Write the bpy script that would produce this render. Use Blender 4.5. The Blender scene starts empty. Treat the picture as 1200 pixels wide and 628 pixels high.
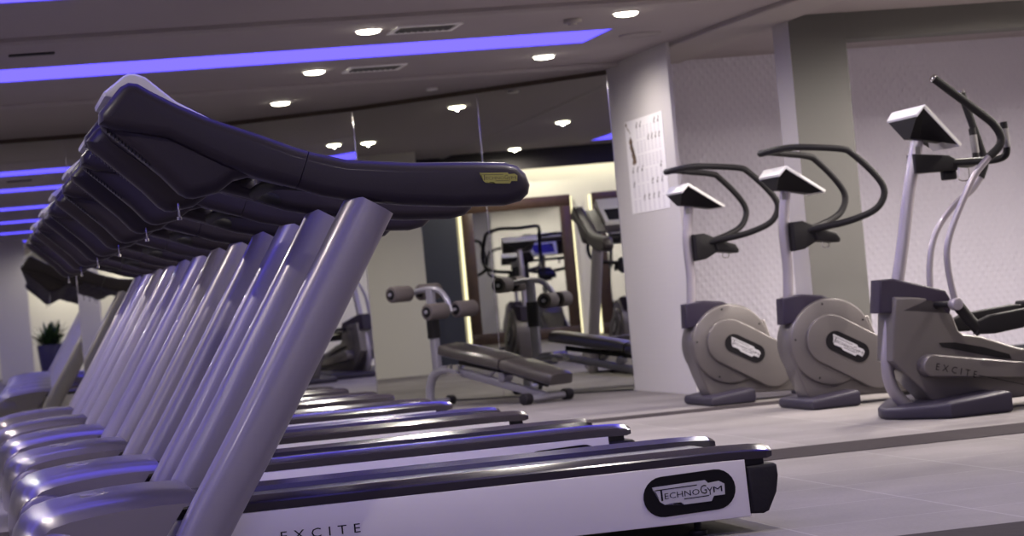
import bpy, bmesh, math, random
from mathutils import Vector, Matrix
random.seed(7)
PI = math.pi
scn = bpy.context.scene
COL = scn.collection

# ------------------------------------------------------------------ materials
def lin(c):
    return tuple((x/12.92 if x <= .04045 else ((x+.055)/1.055)**2.4) for x in c)
def mat(name, color, rough=.5, metal=0., coat=0., bump=None, noise=None, spec=.5):
    m = bpy.data.materials.new(name); m.use_nodes = True
    nt = m.node_tree; b = nt.nodes['Principled BSDF']
    b.inputs['Base Color'].default_value = (*color, 1)
    b.inputs['Roughness'].default_value = rough
    b.inputs['Metallic'].default_value = metal
    b.inputs['Coat Weight'].default_value = coat
    b.inputs['Coat Roughness'].default_value = .12
    b.inputs['Specular IOR Level'].default_value = spec
    tc = nt.nodes.new('ShaderNodeTexCoord')
    if noise:                                    # (scale, amount): faint procedural mottling
        n = nt.nodes.new('ShaderNodeTexNoise'); n.inputs['Scale'].default_value = noise[0]
        n.inputs['Detail'].default_value = 4
        nt.links.new(tc.outputs['Object'], n.inputs['Vector'])
        mx = nt.nodes.new('ShaderNodeMix'); mx.data_type = 'RGBA'
        a = noise[1]
        mx.inputs['A'].default_value = (*[c*(1-a) for c in color], 1)
        mx.inputs['B'].default_value = (*[min(1, c*(1+a)) for c in color], 1)
        nt.links.new(n.outputs['Fac'], mx.inputs['Factor'])
        nt.links.new(mx.outputs['Result'], b.inputs['Base Color'])
    if bump:                                     # (scale, strength)
        n2 = nt.nodes.new('ShaderNodeTexNoise'); n2.inputs['Scale'].default_value = bump[0]
        n2.inputs['Detail'].default_value = 3
        nt.links.new(tc.outputs['Object'], n2.inputs['Vector'])
        bp = nt.nodes.new('ShaderNodeBump'); bp.inputs['Strength'].default_value = bump[1]
        bp.inputs['Distance'].default_value = .01
        nt.links.new(n2.outputs['Fac'], bp.inputs['Height'])
        nt.links.new(bp.outputs['Normal'], b.inputs['Normal'])
    return m
def emit(name, color, strength):
    m = bpy.data.materials.new(name); m.use_nodes = True
    nt = m.node_tree; nt.nodes.clear()
    e = nt.nodes.new('ShaderNodeEmission'); o = nt.nodes.new('ShaderNodeOutputMaterial')
    e.inputs['Color'].default_value = (*color, 1); e.inputs['Strength'].default_value = strength
    nt.links.new(e.outputs[0], o.inputs[0])
    return m
M = {}
M['silver']   = mat('silver_paint', (.315,.288,.332), .38, .45, .45, noise=(3,.04))
M['hood']     = mat('hood_silver', (.27,.243,.275), .30, .65, .4, noise=(3,.04))
M['cowl']     = mat('cowl_silver', (.135,.121,.121), .36, .30, .2, noise=(4,.04))
M['panel']    = mat('brushed_side_panel', (.78,.74,.78), .38, .25, .1, noise=(6,.03))
M['shell']    = mat('dark_plum_plastic', (.030,.0235,.029), .42, 0, .04, bump=(240,.05), spec=.28)
M['rail']     = mat('glossy_plum_rail', (.034,.028,.036), .17, 0, .7)
M['black']    = mat('black_plastic', (.010,.009,.011), .5, noise=(20,.1), spec=.22)
M['rubber']   = mat('black_rubber', (.013,.011,.015), .65, bump=(90,.1), spec=.25)
M['belt']     = mat('running_belt', (.035,.032,.037), .48, bump=(300,.2))
M['bezel']    = mat('pale_grey_bezel', (.62,.60,.62), .35, 0, .2)
M['white']    = mat('white_plastic', (.8,.79,.78), .35, 0, .2)
M['screen']   = mat('dark_screen', (.01,.011,.015), .08, 0, .4)
M['gold']     = mat('olive_gold_badge', (.42,.40,.10), .3, .6, .2)
M['golddark'] = mat('badge_print', (.12,.11,.03), .5)
M['plate']    = mat('badge_silver', (.50,.485,.52), .4, .1)
M['ink']      = mat('dark_print', (.008,.007,.009), .6, spec=.12)
M['chrome']   = mat('chrome', (.75,.74,.76), .12, 1.)
M['foot']     = mat('indigo_plastic_foot', (.030,.025,.042), .5, bump=(120,.08), spec=.3)
M['collar']   = mat('indigo_collar', (.024,.017,.034), .45, spec=.3)
M['grip']     = mat('black_foam_grip', (.011,.010,.012), .6, bump=(200,.15), spec=.2)
M['greygrip'] = mat('grey_sensor_grip', (.22,.21,.22), .35, .3)
M['foam']     = mat('brown_foam', (.105,.088,.086), .75, bump=(150,.2), noise=(30,.12))
M['vinyl']    = mat('black_vinyl', (.040,.034,.034), .30, 0, .7, bump=(70,.1))
M['steel']    = mat('grey_painted_steel', (.33,.32,.37), .34, .4, .2)
M['greysteel']= mat('dull_grey_steel', (.30,.29,.28), .45, .2)
M['wood']     = mat('dark_walnut', (.050,.026,.014), .4, 0, .15, noise=(14,.45))
M['trimwood'] = mat('walnut_trim', (.045,.027,.016), .5, noise=(9,.3))
M['vent']     = mat('vent_metal', (.84,.82,.82), .5)
M['slat']     = mat('vent_slat', (.05,.047,.05), .5)
M['leaf']     = mat('leaf_green', (.035,.075,.022), .5, noise=(8,.4))
M['soil']     = mat('soil', (.03,.02,.014), .9, bump=(40,.6))
M['pot']      = mat('indigo_planter', (.05,.045,.12), .35, 0, .3)
M['paper']    = mat('poster_paper', (.82,.80,.82), .7, noise=(2,.02))
M['lilac']    = mat('lilac_print', (.60,.57,.63), .7)
M['figure']   = mat('brown_print', (.17,.11,.07), .7)
M['mark']     = mat('grey_print', (.22,.20,.21), .7)
M['ceil']     = mat('ceiling_paint', (.345,.305,.315), .85, noise=(.6,.05))
M['ceil_far'] = mat('soffit_paint', (.36,.325,.325), .85, noise=(.6,.05))
M['wall']     = mat('lavender_grey_paint', (.55,.525,.525), .8, noise=(1.2,.03))
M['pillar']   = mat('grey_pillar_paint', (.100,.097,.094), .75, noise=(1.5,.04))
M['pillarlit'] = mat('lit_pillar_side', (.46,.435,.425), .75, noise=(1.5,.04))  # pillar's left face: the brighter light on it put into the colour
M['greywall'] = mat('blue_grey_paint', (.055,.060,.078), .8, noise=(1.5,.05))
M['cream']    = mat('cream_paint', (.70,.68,.60), .8, noise=(1.2,.03))
M['valance']  = mat('dark_valance', (.028,.024,.026), .6)
M['strip']    = mat('dark_floor_inlay', (.042,.035,.038), .9, noise=(25,.2), spec=.05)
M['blue']     = emit('blue_cove_light', (.245,.198,1.0), 1.0)
M['lamp']     = emit('warm_lamp', (1., .93, .74), 14.0)
M['led']      = emit('warm_led', (1., .88, .55), 1.9)
M['cove']     = emit('warm_cove', (1., .92, .76), 14.0)

# blue cove: slightly over-bright in blue only
M['blue'].node_tree.nodes['Emission'].inputs['Color'].default_value = (.228, .172, 2.5, 1)

def mirror_mat(name, col):
    m = bpy.data.materials.new(name); m.use_nodes = True
    nt = m.node_tree; nt.nodes.clear()
    g = nt.nodes.new('ShaderNodeBsdfGlossy'); o = nt.nodes.new('ShaderNodeOutputMaterial')
    g.inputs['Color'].default_value = (*col, 1); g.inputs['Roughness'].default_value = 0
    nt.links.new(g.outputs[0], o.inputs[0]); return m
M['mirror'] = mirror_mat('mirror_glass', (.80,.82,.76))
M['mirror2'] = mirror_mat('framed_mirror_glass', (.50,.51,.50))

def floor_mat():
    m = bpy.data.materials.new('grey_carpet_tiles'); m.use_nodes = True
    nt = m.node_tree; b = nt.nodes['Principled BSDF']; L = nt.links.new
    tc = nt.nodes.new('ShaderNodeTexCoord')
    br = nt.nodes.new('ShaderNodeTexBrick')
    br.inputs['Color1'].default_value = (.225,.208,.205,1)
    br.inputs['Color2'].default_value = (.204,.188,.186,1)
    br.inputs['Mortar'].default_value = (.28,.265,.262,1)
    br.inputs['Scale'].default_value = 1.0
    br.inputs['Mortar Size'].default_value = .004
    br.inputs['Brick Width'].default_value = .62; br.inputs['Row Height'].default_value = .62
    br.offset = 0.0; br.inputs['Bias'].default_value = 0
    L(tc.outputs['Object'], br.inputs['Vector'])
    n = nt.nodes.new('ShaderNodeTexNoise'); n.inputs['Scale'].default_value = 1.3; n.inputs['Detail'].default_value = 6
    L(tc.outputs['Object'], n.inputs['Vector'])
    r = nt.nodes.new('ShaderNodeMapRange'); r.inputs['From Min'].default_value = .3; r.inputs['From Max'].default_value = .7
    r.inputs['To Min'].default_value = .84; r.inputs['To Max'].default_value = 1.12
    L(n.outputs['Fac'], r.inputs['Value'])
    n3 = nt.nodes.new('ShaderNodeTexNoise'); n3.inputs['Scale'].default_value = 60; n3.inputs['Detail'].default_value = 3
    L(tc.outputs['Object'], n3.inputs['Vector'])
    r3 = nt.nodes.new('ShaderNodeMapRange'); r3.inputs['To Min'].default_value = .9; r3.inputs['To Max'].default_value = 1.1
    L(n3.outputs['Fac'], r3.inputs['Value'])
    mu = nt.nodes.new('ShaderNodeMath'); mu.operation = 'MULTIPLY'
    L(r.outputs[0], mu.inputs[0]); L(r3.outputs[0], mu.inputs[1])
    vm = nt.nodes.new('ShaderNodeVectorMath'); vm.operation = 'SCALE'
    L(br.outputs['Color'], vm.inputs[0]); L(mu.outputs[0], vm.inputs['Scale'])
    L(vm.outputs[0], b.inputs['Base Color'])
    b.inputs['Roughness'].default_value = .9; b.inputs['Specular IOR Level'].default_value = .12
    bp = nt.nodes.new('ShaderNodeBump'); bp.inputs['Strength'].default_value = .25; bp.inputs['Distance'].default_value = .004
    L(n3.outputs['Fac'], bp.inputs['Height']); L(bp.outputs[0], b.inputs['Normal'])
    return m
M['floor'] = floor_mat()

def tex_wall_mat():
    """pressed wall covering: staggered rows of small domed studs (bump)"""
    m = bpy.data.materials.new('studded_wall_covering'); m.use_nodes = True
    nt = m.node_tree; b = nt.nodes['Principled BSDF']; L = nt.links.new
    tc = nt.nodes.new('ShaderNodeTexCoord'); sp = nt.nodes.new('ShaderNodeSeparateXYZ')
    L(tc.outputs['Object'], sp.inputs[0])
    def wave(kx, kz):
        a = nt.nodes.new('ShaderNodeMath'); a.operation = 'MULTIPLY'; a.inputs[1].default_value = kx
        c = nt.nodes.new('ShaderNodeMath'); c.operation = 'MULTIPLY'; c.inputs[1].default_value = kz
        L(sp.outputs['X'], a.inputs[0]); L(sp.outputs['Z'], c.inputs[0])
        s = nt.nodes.new('ShaderNodeMath'); s.operation = 'ADD'; L(a.outputs[0], s.inputs[0]); L(c.outputs[0], s.inputs[1])
        t = nt.nodes.new('ShaderNodeMath'); t.operation = 'SINE'; L(s.outputs[0], t.inputs[0]); return t
    w1 = wave(2*PI/.064, 0); w2 = wave(0, 2*PI/.084)
    p0 = nt.nodes.new('ShaderNodeMath'); p0.operation = 'MULTIPLY'; L(w1.outputs[0], p0.inputs[0]); L(w2.outputs[0], p0.inputs[1])
    p = nt.nodes.new('ShaderNodeMath'); p.operation = 'MAXIMUM'; p.inputs[1].default_value = 0; L(p0.outputs[0], p.inputs[0])
    bp = nt.nodes.new('ShaderNodeBump'); bp.inputs['Strength'].default_value = .5; bp.inputs['Distance'].default_value = .008
    L(p.outputs[0], bp.inputs['Height']); L(bp.outputs[0], b.inputs['Normal'])
    b.inputs['Base Color'].default_value = (.64,.61,.72,1); b.inputs['Roughness'].default_value = .42
    return m
M['studs'] = tex_wall_mat()
def plank_wall_mat():
    m = M['wall'].copy(); m.name = 'painted_block_wall'
    nt = m.node_tree; b = nt.nodes['Principled BSDF']; L = nt.links.new
    tc = nt.nodes.new('ShaderNodeTexCoord'); mp = nt.nodes.new('ShaderNodeMapping')
    mp.inputs['Rotation'].default_value = (0, PI/2, PI/2)
    br = nt.nodes.new('ShaderNodeTexBrick'); br.inputs['Scale'].default_value = 1
    br.inputs['Brick Width'].default_value = .16; br.inputs['Row Height'].default_value = .045
    br.inputs['Mortar Size'].default_value = .004
    L(tc.outputs['Object'], mp.inputs[0]); L(mp.outputs[0], br.inputs['Vector'])
    bp = nt.nodes.new('ShaderNodeBump'); bp.inputs['Strength'].default_value = .3; bp.inputs['Distance'].default_value = .004; bp.invert = True
    L(br.outputs['Fac'], bp.inputs['Height']); L(bp.outputs[0], b.inputs['Normal'])
    return m
M['block'] = plank_wall_mat()

# ------------------------------------------------------------------ mesh helpers
def link(o):
    COL.objects.link(o); return o
def obj(name, bm, mats, parent=None, smooth=35):
    me = bpy.data.meshes.new(name)
    bmesh.ops.recalc_face_normals(bm, faces=bm.faces[:])
    if smooth:
        for f in bm.faces: f.smooth = True
        for e in bm.edges:
            if len(e.link_faces) == 2 and e.calc_face_angle(0) > math.radians(smooth): e.smooth = False
    bm.to_mesh(me); bm.free()
    if not isinstance(mats, (list, tuple)): mats = [mats]
    for m in mats: me.materials.append(m)
    o = link(bpy.data.objects.new(name, me))
    if parent: o.parent = parent
    return o
def empty(name, loc=(0,0,0), rz=0):
    o = bpy.data.objects.new(name, None); o.empty_display_size = .1
    o.location = loc; o.rotation_euler = (0,0,rz); return link(o)
def tag(o, label, cat, group=None, kind=None):
    o['label'] = label; o['category'] = cat
    if group: o['group'] = group
    if kind: o['kind'] = kind
    return o
def struct(o):
    o['kind'] = 'structure'; return o
def copy_tree(o, parent=None):
    c = o.copy(); COL.objects.link(c)
    if parent: c.parent = parent
    for ch in list(o.children): copy_tree(ch, c)
    return c
def put(bm, verts, faces, mi=0, mtx=None):
    vs = [bm.verts.new((mtx @ Vector(v)) if mtx else v) for v in verts]
    out = []
    for f in faces:
        try:
            fc = bm.faces.new([vs[i] for i in f]); fc.material_index = mi; out.append(fc)
        except ValueError: pass
    return vs, out
def merge(bm, tmp, mi=None):
    """append a scratch bmesh"""
    me = bpy.data.meshes.new('scratch'); 
    if mi is not None:
        for f in tmp.faces: f.material_index = mi
    tmp.to_mesh(me); tmp.free(); bm.from_mesh(me); bpy.data.meshes.remove(me)
def box(bm, a, b, bev=0, mi=0, seg=2):
    t = bmesh.new()
    x0,y0,z0 = a; x1,y1,z1 = b
    put(t, [(x0,y0,z0),(x1,y0,z0),(x1,y1,z0),(x0,y1,z0),(x0,y0,z1),(x1,y0,z1),(x1,y1,z1),(x0,y1,z1)],
        [(0,3,2,1),(4,5,6,7),(0,1,5,4),(1,2,6,5),(2,3,7,6),(3,0,4,7)])
    if bev: bmesh.ops.bevel(t, geom=t.edges[:], offset=bev, segments=seg, profile=.5, affect='EDGES')
    merge(bm, t, mi)
def prism(bm, pts, y0, y1, bev=0, mi=0, axis='y', seg=3, skip=()):
    """outline in the x-z plane (axis y), y-z plane (axis x) or x-y plane (axis z), given thickness"""
    def P(p, d):
        return {'y': (p[0], d, p[1]), 'x': (d, p[0], p[1]), 'z': (p[0], p[1], d)}[axis]
    t = bmesh.new(); n = len(pts)
    a = [t.verts.new(P(p, y0)) for p in pts]; b = [t.verts.new(P(p, y1)) for p in pts]
    caps = [t.faces.new(a), t.faces.new(b[::-1])]
    for i in range(n): t.faces.new((a[i], b[i], b[(i+1) % n], a[(i+1) % n]))
    bmesh.ops.recalc_face_normals(t, faces=t.faces[:])
    if bev:
        gone = {frozenset((r_[i], r_[(i+1) % n])) for r_ in (a, b) for i in skip}
        es = {e for c in caps for e in c.edges if frozenset(e.verts) not in gone}
        bmesh.ops.bevel(t, geom=list(es), offset=bev, segments=seg, profile=.5, affect='EDGES')
    bmesh.ops.triangulate(t, faces=[f for f in t.faces if len(f.verts) > 4])
    merge(bm, t, mi)
def spline(pts, per=6, closed=False):
    """Catmull-Rom through the points"""
    P = [Vector(p) for p in pts]; out = []
    n = len(P); rng = n if closed else n-1
    for i in range(rng):
        p0 = P[(i-1) % n] if (closed or i > 0) else P[0]*2-P[1]
        p1 = P[i]; p2 = P[(i+1) % n]
        p3 = P[(i+2) % n] if (closed or i+2 < n) else P[-1]*2-P[-2]
        for k in range(per):
            t = k/per
            out.append(.5*((2*p1)+(-p0+p2)*t+(2*p0-5*p1+4*p2-p3)*t*t+(-p0+3*p1-3*p2+p3)*t**3))
    if not closed: out.append(P[-1])
    return out
def tube(bm, pts, r, n=12, mi=0, r2=None, side=Vector((0,1,0)), power=2.0):
    """swept tube; r2 = half size along `side` when the section is oval; power > 2 squares the oval"""
    P = [Vector(p) for p in pts]; m = len(P); rings = []
    u = None
    for i in range(m):
        d = (P[min(i+1, m-1)]-P[max(i-1, 0)]).normalized()
        if r2 is not None: s = (side-side.dot(d)*d).normalized()
        else:
            if u is None:
                s = d.orthogonal().normalized()
            else: s = (u-u.dot(d)*d).normalized()
            u = s
        q = d.cross(s)
        rr = r[i] if isinstance(r, (list, tuple)) else r
        rs = r2 if r2 is not None else rr
        ring = []
        for k in range(n):
            a = 2*PI*k/n; c, sn = math.cos(a), math.sin(a)
            e = 2/power
            cx = math.copysign(abs(c)**e, c); sx = math.copysign(abs(sn)**e, sn)
            ring.append(bm.verts.new(P[i]+s*rs*cx+q*rr*sx))
        rings.append(ring)
    for a, b in zip(rings, rings[1:]):
        for k in range(n):
            f = bm.faces.new((a[k], a[(k+1) % n], b[(k+1) % n], b[k])); f.material_index = mi
    for ring, fl in ((rings[0], True), (rings[-1], False)):
        f = bm.faces.new(ring[::-1] if fl else ring); f.material_index = mi
def cyl(bm, a, b, r, n=20, mi=0, bev=0):
    """capped cylinder between two points, optional rounded rims"""
    a = Vector(a); b = Vector(b); d = (b-a); L = d.length; d = d/L
    if bev:
        prof = [(0, r-bev), (bev*.3, r-bev*.3), (bev, r), (L-bev, r), (L-bev*.3, r-bev*.3), (L, r-bev)]
    else: prof = [(0, r), (L, r)]
    s = d.orthogonal().normalized(); q = d.cross(s); rings = []
    for t, rr in prof:
        rings.append([bm.verts.new(a+d*t+(s*math.cos(2*PI*k/n)+q*math.sin(2*PI*k/n))*rr) for k in range(n)])
    for x, y in zip(rings, rings[1:]):
        for k in range(n):
            f = bm.faces.new((x[k], x[(k+1) % n], y[(k+1) % n], y[k])); f.material_index = mi
    f = bm.faces.new(rings[0][::-1]); f.material_index = mi
    f = bm.faces.new(rings[-1]); f.material_index = mi
def arc(cx, cz, r, a0, a1, n=10):
    return [(cx+r*math.cos(a0+(a1-a0)*i/n), cz+r*math.sin(a0+(a1-a0)*i/n)) for i in range(n+1)]
def stadium(ax, az, bx, bz, r, n=12):
    t = math.atan2(bz-az, bx-ax)
    return arc(bx, bz, r, t-PI/2, t+PI/2, n)+arc(ax, az, r, t+PI/2, t+1.5*PI, n)
def letters(bm, s, frame, x0, x1, y0, y1, mi=0, depth=.0012, skew=0, spacing=1.0):
    """lettering fitted to a box of a local plane; frame maps (u, v, w) to 3-D"""
    cu = bpy.data.curves.new('scratch_text', 'FONT'); cu.body = s; cu.space_character = spacing
    cu.resolution_u = 2
    o = bpy.data.objects.new('scratch_text', cu); COL.objects.link(o)
    dg = bpy.context.evaluated_depsgraph_get(); dg.update()
    me = bpy.data.meshes.new_from_object(o.evaluated_get(dg))
    bpy.data.objects.remove(o); bpy.data.curves.remove(cu)
    xs = [v.co.x for v in me.vertices]; ys = [v.co.y for v in me.vertices]
    ax, bx, ay, by = min(xs), max(xs), min(ys), max(ys)
    vs = []
    for v in me.vertices:
        u = x0+(v.co.x-ax)/(bx-ax)*(x1-x0); w = y0+(v.co.y-ay)/(by-ay)*(y1-y0)
        vs.append(frame(u+skew*w, w, depth))
    put(bm, vs, [tuple(p.vertices) for p in me.polygons], mi)
    bpy.data.meshes.remove(me)
def flat(bm, pts, frame, d0, d1, mi=0):
    """thin plate of the outline pts in the local plane of frame, from depth d0 to d1"""
    n = len(pts)
    vs = [bm.verts.new(frame(p[0], p[1], d0)) for p in pts]+[bm.verts.new(frame(p[0], p[1], d1)) for p in pts]
    fs = [bm.faces.new(vs[:n]), bm.faces.new(vs[n:][::-1])]
    for i in range(n): fs.append(bm.faces.new((vs[i], vs[(i+1) % n], vs[n+(i+1) % n], vs[n+i])))
    for f in fs: f.material_index = mi
    bmesh.ops.triangulate(bm, faces=[f for f in fs if len(f.verts) > 4])

PLATE = [(-.398,.112),(.177,.1135),(.208,.079),(.325,.0855),(.383,.0485),(.376,-.063),(.255,-.061),(.224,-.112),
         (-.079,-.108),(-.11,-.077),(-.227,-.077),(-.2815,-.084),(-.333,-.043),(-.351,.03),(-.39,.08)]
def wordmark(bm, fr, plate_mi, ink_mi, d=.0015):
    flat(bm, PLATE, fr, 0, d, plate_mi)
    e = d+.0006
    flat(bm, [(-.367,.070),(.085,.070),(.085,.080),(-.367,.080)], fr, d, e, ink_mi)
    flat(bm, [(-.315,-.04),(-.295,-.04),(-.295,.070),(-.315,.070)], fr, d, e, ink_mi)
    flat(bm, [(-.07,-.056),(.195,-.056),(.21,-.046),(-.07,-.046)], fr, d, e, ink_mi)
    letters(bm, 'ECHNO', fr, -.275, .105, -.026, .034, ink_mi, e)
    letters(bm, 'G', fr, .115, .185, -.028, .066, ink_mi, e)
    letters(bm, 'Y', fr, .185, .25, -.045, .034, ink_mi, e)
    letters(bm, 'M', fr, .255, .352, -.026, .034, ink_mi, e)
def badge(name, cx, cy, cz, W, parent, ang=0, mats=('ink','plate','ink'), oval=True):
    """word badge on a face looking towards -y"""
    bm = bmesh.new(); c, s = math.cos(ang), math.sin(ang)
    def fr(u, v, d): return (cx+(u*c-v*s)*W, cy-d, cz+(u*s+v*c)*W)
    if oval: flat(bm, stadium(-.29, 0, .29, 0, .21), fr, 0, .003, 0)
    def fr2(u, v, d): return fr(u, v, d+(.003 if oval else 0))
    wordmark(bm, fr2, 1, 2)
    o = obj(name, bm, [M[k] for k in mats], parent, smooth=0); return o

# ------------------------------------------------------------------ treadmill
def make_treadmill():
    T = empty('treadmill')
    # running deck -----------------------------------------------------------
    bm = bmesh.new(); box(bm, (.45,-.30,.07), (2.36,.30,.225), .01); obj('deck_frame', bm, M['black'], T)
    bm = bmesh.new()
    prism(bm, [(.40,.250),(2.37,.250)]+arc(2.37,.205,.045,PI/2,-PI/2,8)+[(.40,.160)], -.265, .265, .002)
    obj('running_belt', bm, M['belt'], T)
    for s in (-1, 1):
        bm = bmesh.new()
        # rail cross-section: outer lip, sloping glossy shoulder, flat top, inner drop
        sec = [(.345,.232),(.347,.257),(.342,.262),(.310,.276),(.300,.279),(.254,.266),(.250,.242),(.300,.232)]
        xs = [(.40,1,0),(2.30,1,0),(2.40,1,-.003),(2.445,.93,-.006),(2.465,.62,-.009)]
        rings = []
        for x, k, dz in xs:
            rings.append([bm.verts.new((x, s*(.302+(y-.302)*(.5+.5*k)), .258+(z-.258)*k+dz)) for y, z in sec])
        for a, b in zip(rings, rings[1:]):
            for i in range(8): bm.faces.new((a[i], a[(i+1) % 8], b[(i+1) % 8], b[i]))
        bm.faces.new(rings[0]); bm.faces.new(rings[-1])
        obj('side_rail', bm, M['rail'], T, 16)
        bm = bmesh.new(); box(bm, (2.365, s*.302-.036, .206), (2.437, s*.302+.036, .246), .004)
        cyl(bm, (2.384, s*.339, .236), (2.384, s*.3415, .236), .006, 10, 1)
        obj('rail_bracket', bm, [M['black'], M['chrome']], T)
        bm = bmesh.new(); y = s*.338
        prism(bm, [(.46,.05),(2.376,.05),(2.371,.2315),(.46,.2315)], y-.008, y+.008, .003)
        p = obj('side_panel', bm, M['panel'], T)
        if s < 0:
            bm = bmesh.new()
            def fr(u, v, d): return (u, -.3465-d, v)
            letters(bm, 'EXCITE', fr, .888, 1.132, .136, .164, 0, .0008, 0, 1.75)
            obj('lettering', bm, M['ink'], p, 0)
            badge('badge', 2.181, -.3465, .144, .302, p, .03)
    bm = bmesh.new()
    prism(bm, [(2.378,.058),(2.42,.055),(2.438,.062),(2.468,.118),(2.478,.17),(2.476,.205),(2.466,.211),(2.374,.208)], -.352, .352, .012)
    obj('end_cap', bm, M['rubber'], T)
    for x in (.72, 2.22):
        for y in (-.27, .27):
            bm = bmesh.new(); cyl(bm, (x,y,0), (x,y,.018), .03, 16, 0, .004); cyl(bm, (x,y,.017), (x,y,.075), .012, 10)
            obj('foot', bm, M['black'], T)
    # motor hood -------------------------------------------------------------
    bm = bmesh.new()
    top = [(.085,.05),(.080,.11),(.086,.165),(.104,.225),(.130,.262),(.168,.286),(.230,.300),(.330,.312),(.430,.319),(.530,.322),(.640,.318)]
    low = [(.600,.285),(.540,.19),(.470,.05)]
    ny = 17; rings = []
    for j in range(ny):
        v = -1+2*j/(ny-1); y = .408*math.copysign(abs(v)**.9, v)
        e = abs(v)**6                                    # edge roll-off
        ring = []
        for i, (x, z) in enumerate(top):
            ring.append(bm.verts.new((x+.055*v*v*(1-i/10)+.012*e, y, max(.05, z-.030*e-.006*v*v))))
        for x, z in low: ring.append(bm.verts.new((x, y, z-.012*e if z > .2 else z)))
        rings.append(ring)
    n = len(rings[0])
    for a, b in zip(rings, rings[1:]):
        for i in range(n): bm.faces.new((a[i], a[(i+1) % n], b[(i+1) % n], b[i]))
    for ring in (rings[0], rings[-1]):
        # side walls, dropped in from the rolled edge
        bm.faces.new(ring)
    hood = obj('motor_hood', bm, M['hood'], T, 50)
    bm = bmesh.new()                                       # round wheel blister on each flank
    bm.free()
    for s in (-1, 1):
        bm = bmesh.new(); cyl(bm, (.215, s*.395, .135), (.215, s*.416, .135), .105, 36, 0, .012); obj('wheel_cover', bm, M['hood'], T)
    bm = bmesh.new(); cyl(bm, (.36,-.03,.308), (.36,-.03,.318), .045, 24, 0, .004); cyl(bm, (.375,-.03,.317), (.375,-.03,.3205), .016, 16, 1)
    obj('emblem', bm, [M['silver'], M['chrome']], hood)
    # uprights ---------------------------------------------------------------
    for s in (-1, 1):
        bm = bmesh.new(); y = s*.428
        pts = spline([(.565,y,.012),(.648,y,.185),(.84,y,.485),(1.045,y,.815),(1.240,y,1.131)], 6)
        tube(bm, pts, .076, 24, 0, .046, power=2.5)
        obj('upright', bm, M['silver'], T, 60)
    # console and hand rails -------------------------------------------------
    up = [(.449,1.427),(.452,1.460),(.484,1.494),(.520,1.532),(.545,1.543),(.572,1.538),(.605,1.515),(.681,1.469),(.771,1.422),(.913,1.364),(1.020,1.3165),(1.0605,1.301)]
    dn = [(1.0155,1.193),(.901,1.232),(.802,1.276),(.643,1.369),(.492,1.405)]
    rear = [(1.0625,1.3000),(1.175,1.266),(1.370,1.242),(1.568,1.229),(1.660,1.220),(1.697,1.208),(1.722,1.182),(1.733,1.145),(1.725,1.118),(1.700,1.098),
            (1.649,1.089),(1.490,1.098),(1.332,1.116),(1.164,1.146),(1.088,1.164),(1.0175,1.1921)]
    for s in (-1, 1):
        y0, y1 = sorted((s*.482, s*.375))
        bm = bmesh.new(); prism(bm, up+dn, y0, y1, .034, seg=6, skip=(11,)); obj('console_cheek', bm, M['shell'], T, 30)
        y0, y1 = sorted((s*.480, s*.385))
        bm = bmesh.new(); prism(bm, rear, y0, y1, .034, seg=6, skip=(15,)); hr = obj('hand_rail', bm, M['shell'], T, 30)
        if s < 0:
            badge('badge', 1.632, -.4805, 1.172, .150, hr, -.06, ('ink','gold','golddark'), False)
    pod = [(.452,1.440),(.460,1.415),(.519,1.360),(.620,1.262),(.668,1.206),(.690,1.192),(.712,1.188),(.784,1.199),(.835,1.232),(.880,1.240),(.985,1.205),
           (1.01,1.225),(1.00,1.285),(.80,1.375),(.60,1.48),(.53,1.50),(.485,1.475)]
    pods = []
    for q in (-1, 1):
        y0, y1 = sorted((q*.452, q*.330))
        bm = bmesh.new(); prism(bm, pod, y0, y1, .040, seg=6); pods.append(obj('console_pod', bm, M['shell'], T, 30))
    bm = bmesh.new()
    prism(bm, [(.500,1.470),(.530,1.430),(.580,1.385),(.680,1.310),(.760,1.275),(.83,1.268),(.93,1.270),(1.00,1.285),(.80,1.375),(.60,1.48),(.53,1.50)], -.36, .36, .01)
    cs = obj('console_shell', bm, M['shell'], T, 30)
    for cs, y in zip(pods, (-.418, .418)):                                # cooling slots along the lower front edge
        bm = bmesh.new()
        for i in range(13):
            x = .472+i*.0095; z = 1.404-i*.0088
            box(bm, (x-.0016,y-.016,z-.004), (x+.0016,y+.016,z+.012))
        obj('cooling_slots', bm, M['black'], cs, 0)
    bm = bmesh.new()
    prism(bm, [(.484,1.524),(.482,1.538),(.545,1.583),(.562,1.590),(.582,1.589),(.612,1.576),(.700,1.494),(.90,1.374),(.88,1.330),(.62,1.480),(.535,1.505)], -.26, .26, .012)
    bz = obj('display_bezel', bm, M['bezel'], T, 30)
    a = math.atan2(1.374-1.494, .20)
    bm = bmesh.new()
    x0, z0, x1, z1 = .715, 1.486, .885, 1.384
    nx, nz = -math.sin(a), math.cos(a)
    prism(bm, [(x0,z0-.006),(x1,z1-.006),(x1+nx*.004,z1+nz*.004),(x0+nx*.004,z0+nz*.004)], -.22, .22, .002)
    obj('screen', bm, M['screen'], bz, 0)
    bm = bmesh.new(); box(bm, (.694,-.05,1.150), (.700,-.02,1.196), .002); cyl(bm, (.697,-.035,1.142), (.697,-.035,1.152), .008, 10)
    obj('safety_clip', bm, M['chrome'], T)
    bm = bmesh.new()                                        # cross bar joining the two rails under the console
    tube(bm, spline([(1.06,-.40,1.20),(1.00,-.32,1.215),(.97,-.2,1.22),(.97,.2,1.22),(1.00,.32,1.215),(1.06,.40,1.20)], 5), .020, 12)
    obj('cross_grip', bm, M['grip'], T)
    return T

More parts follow.
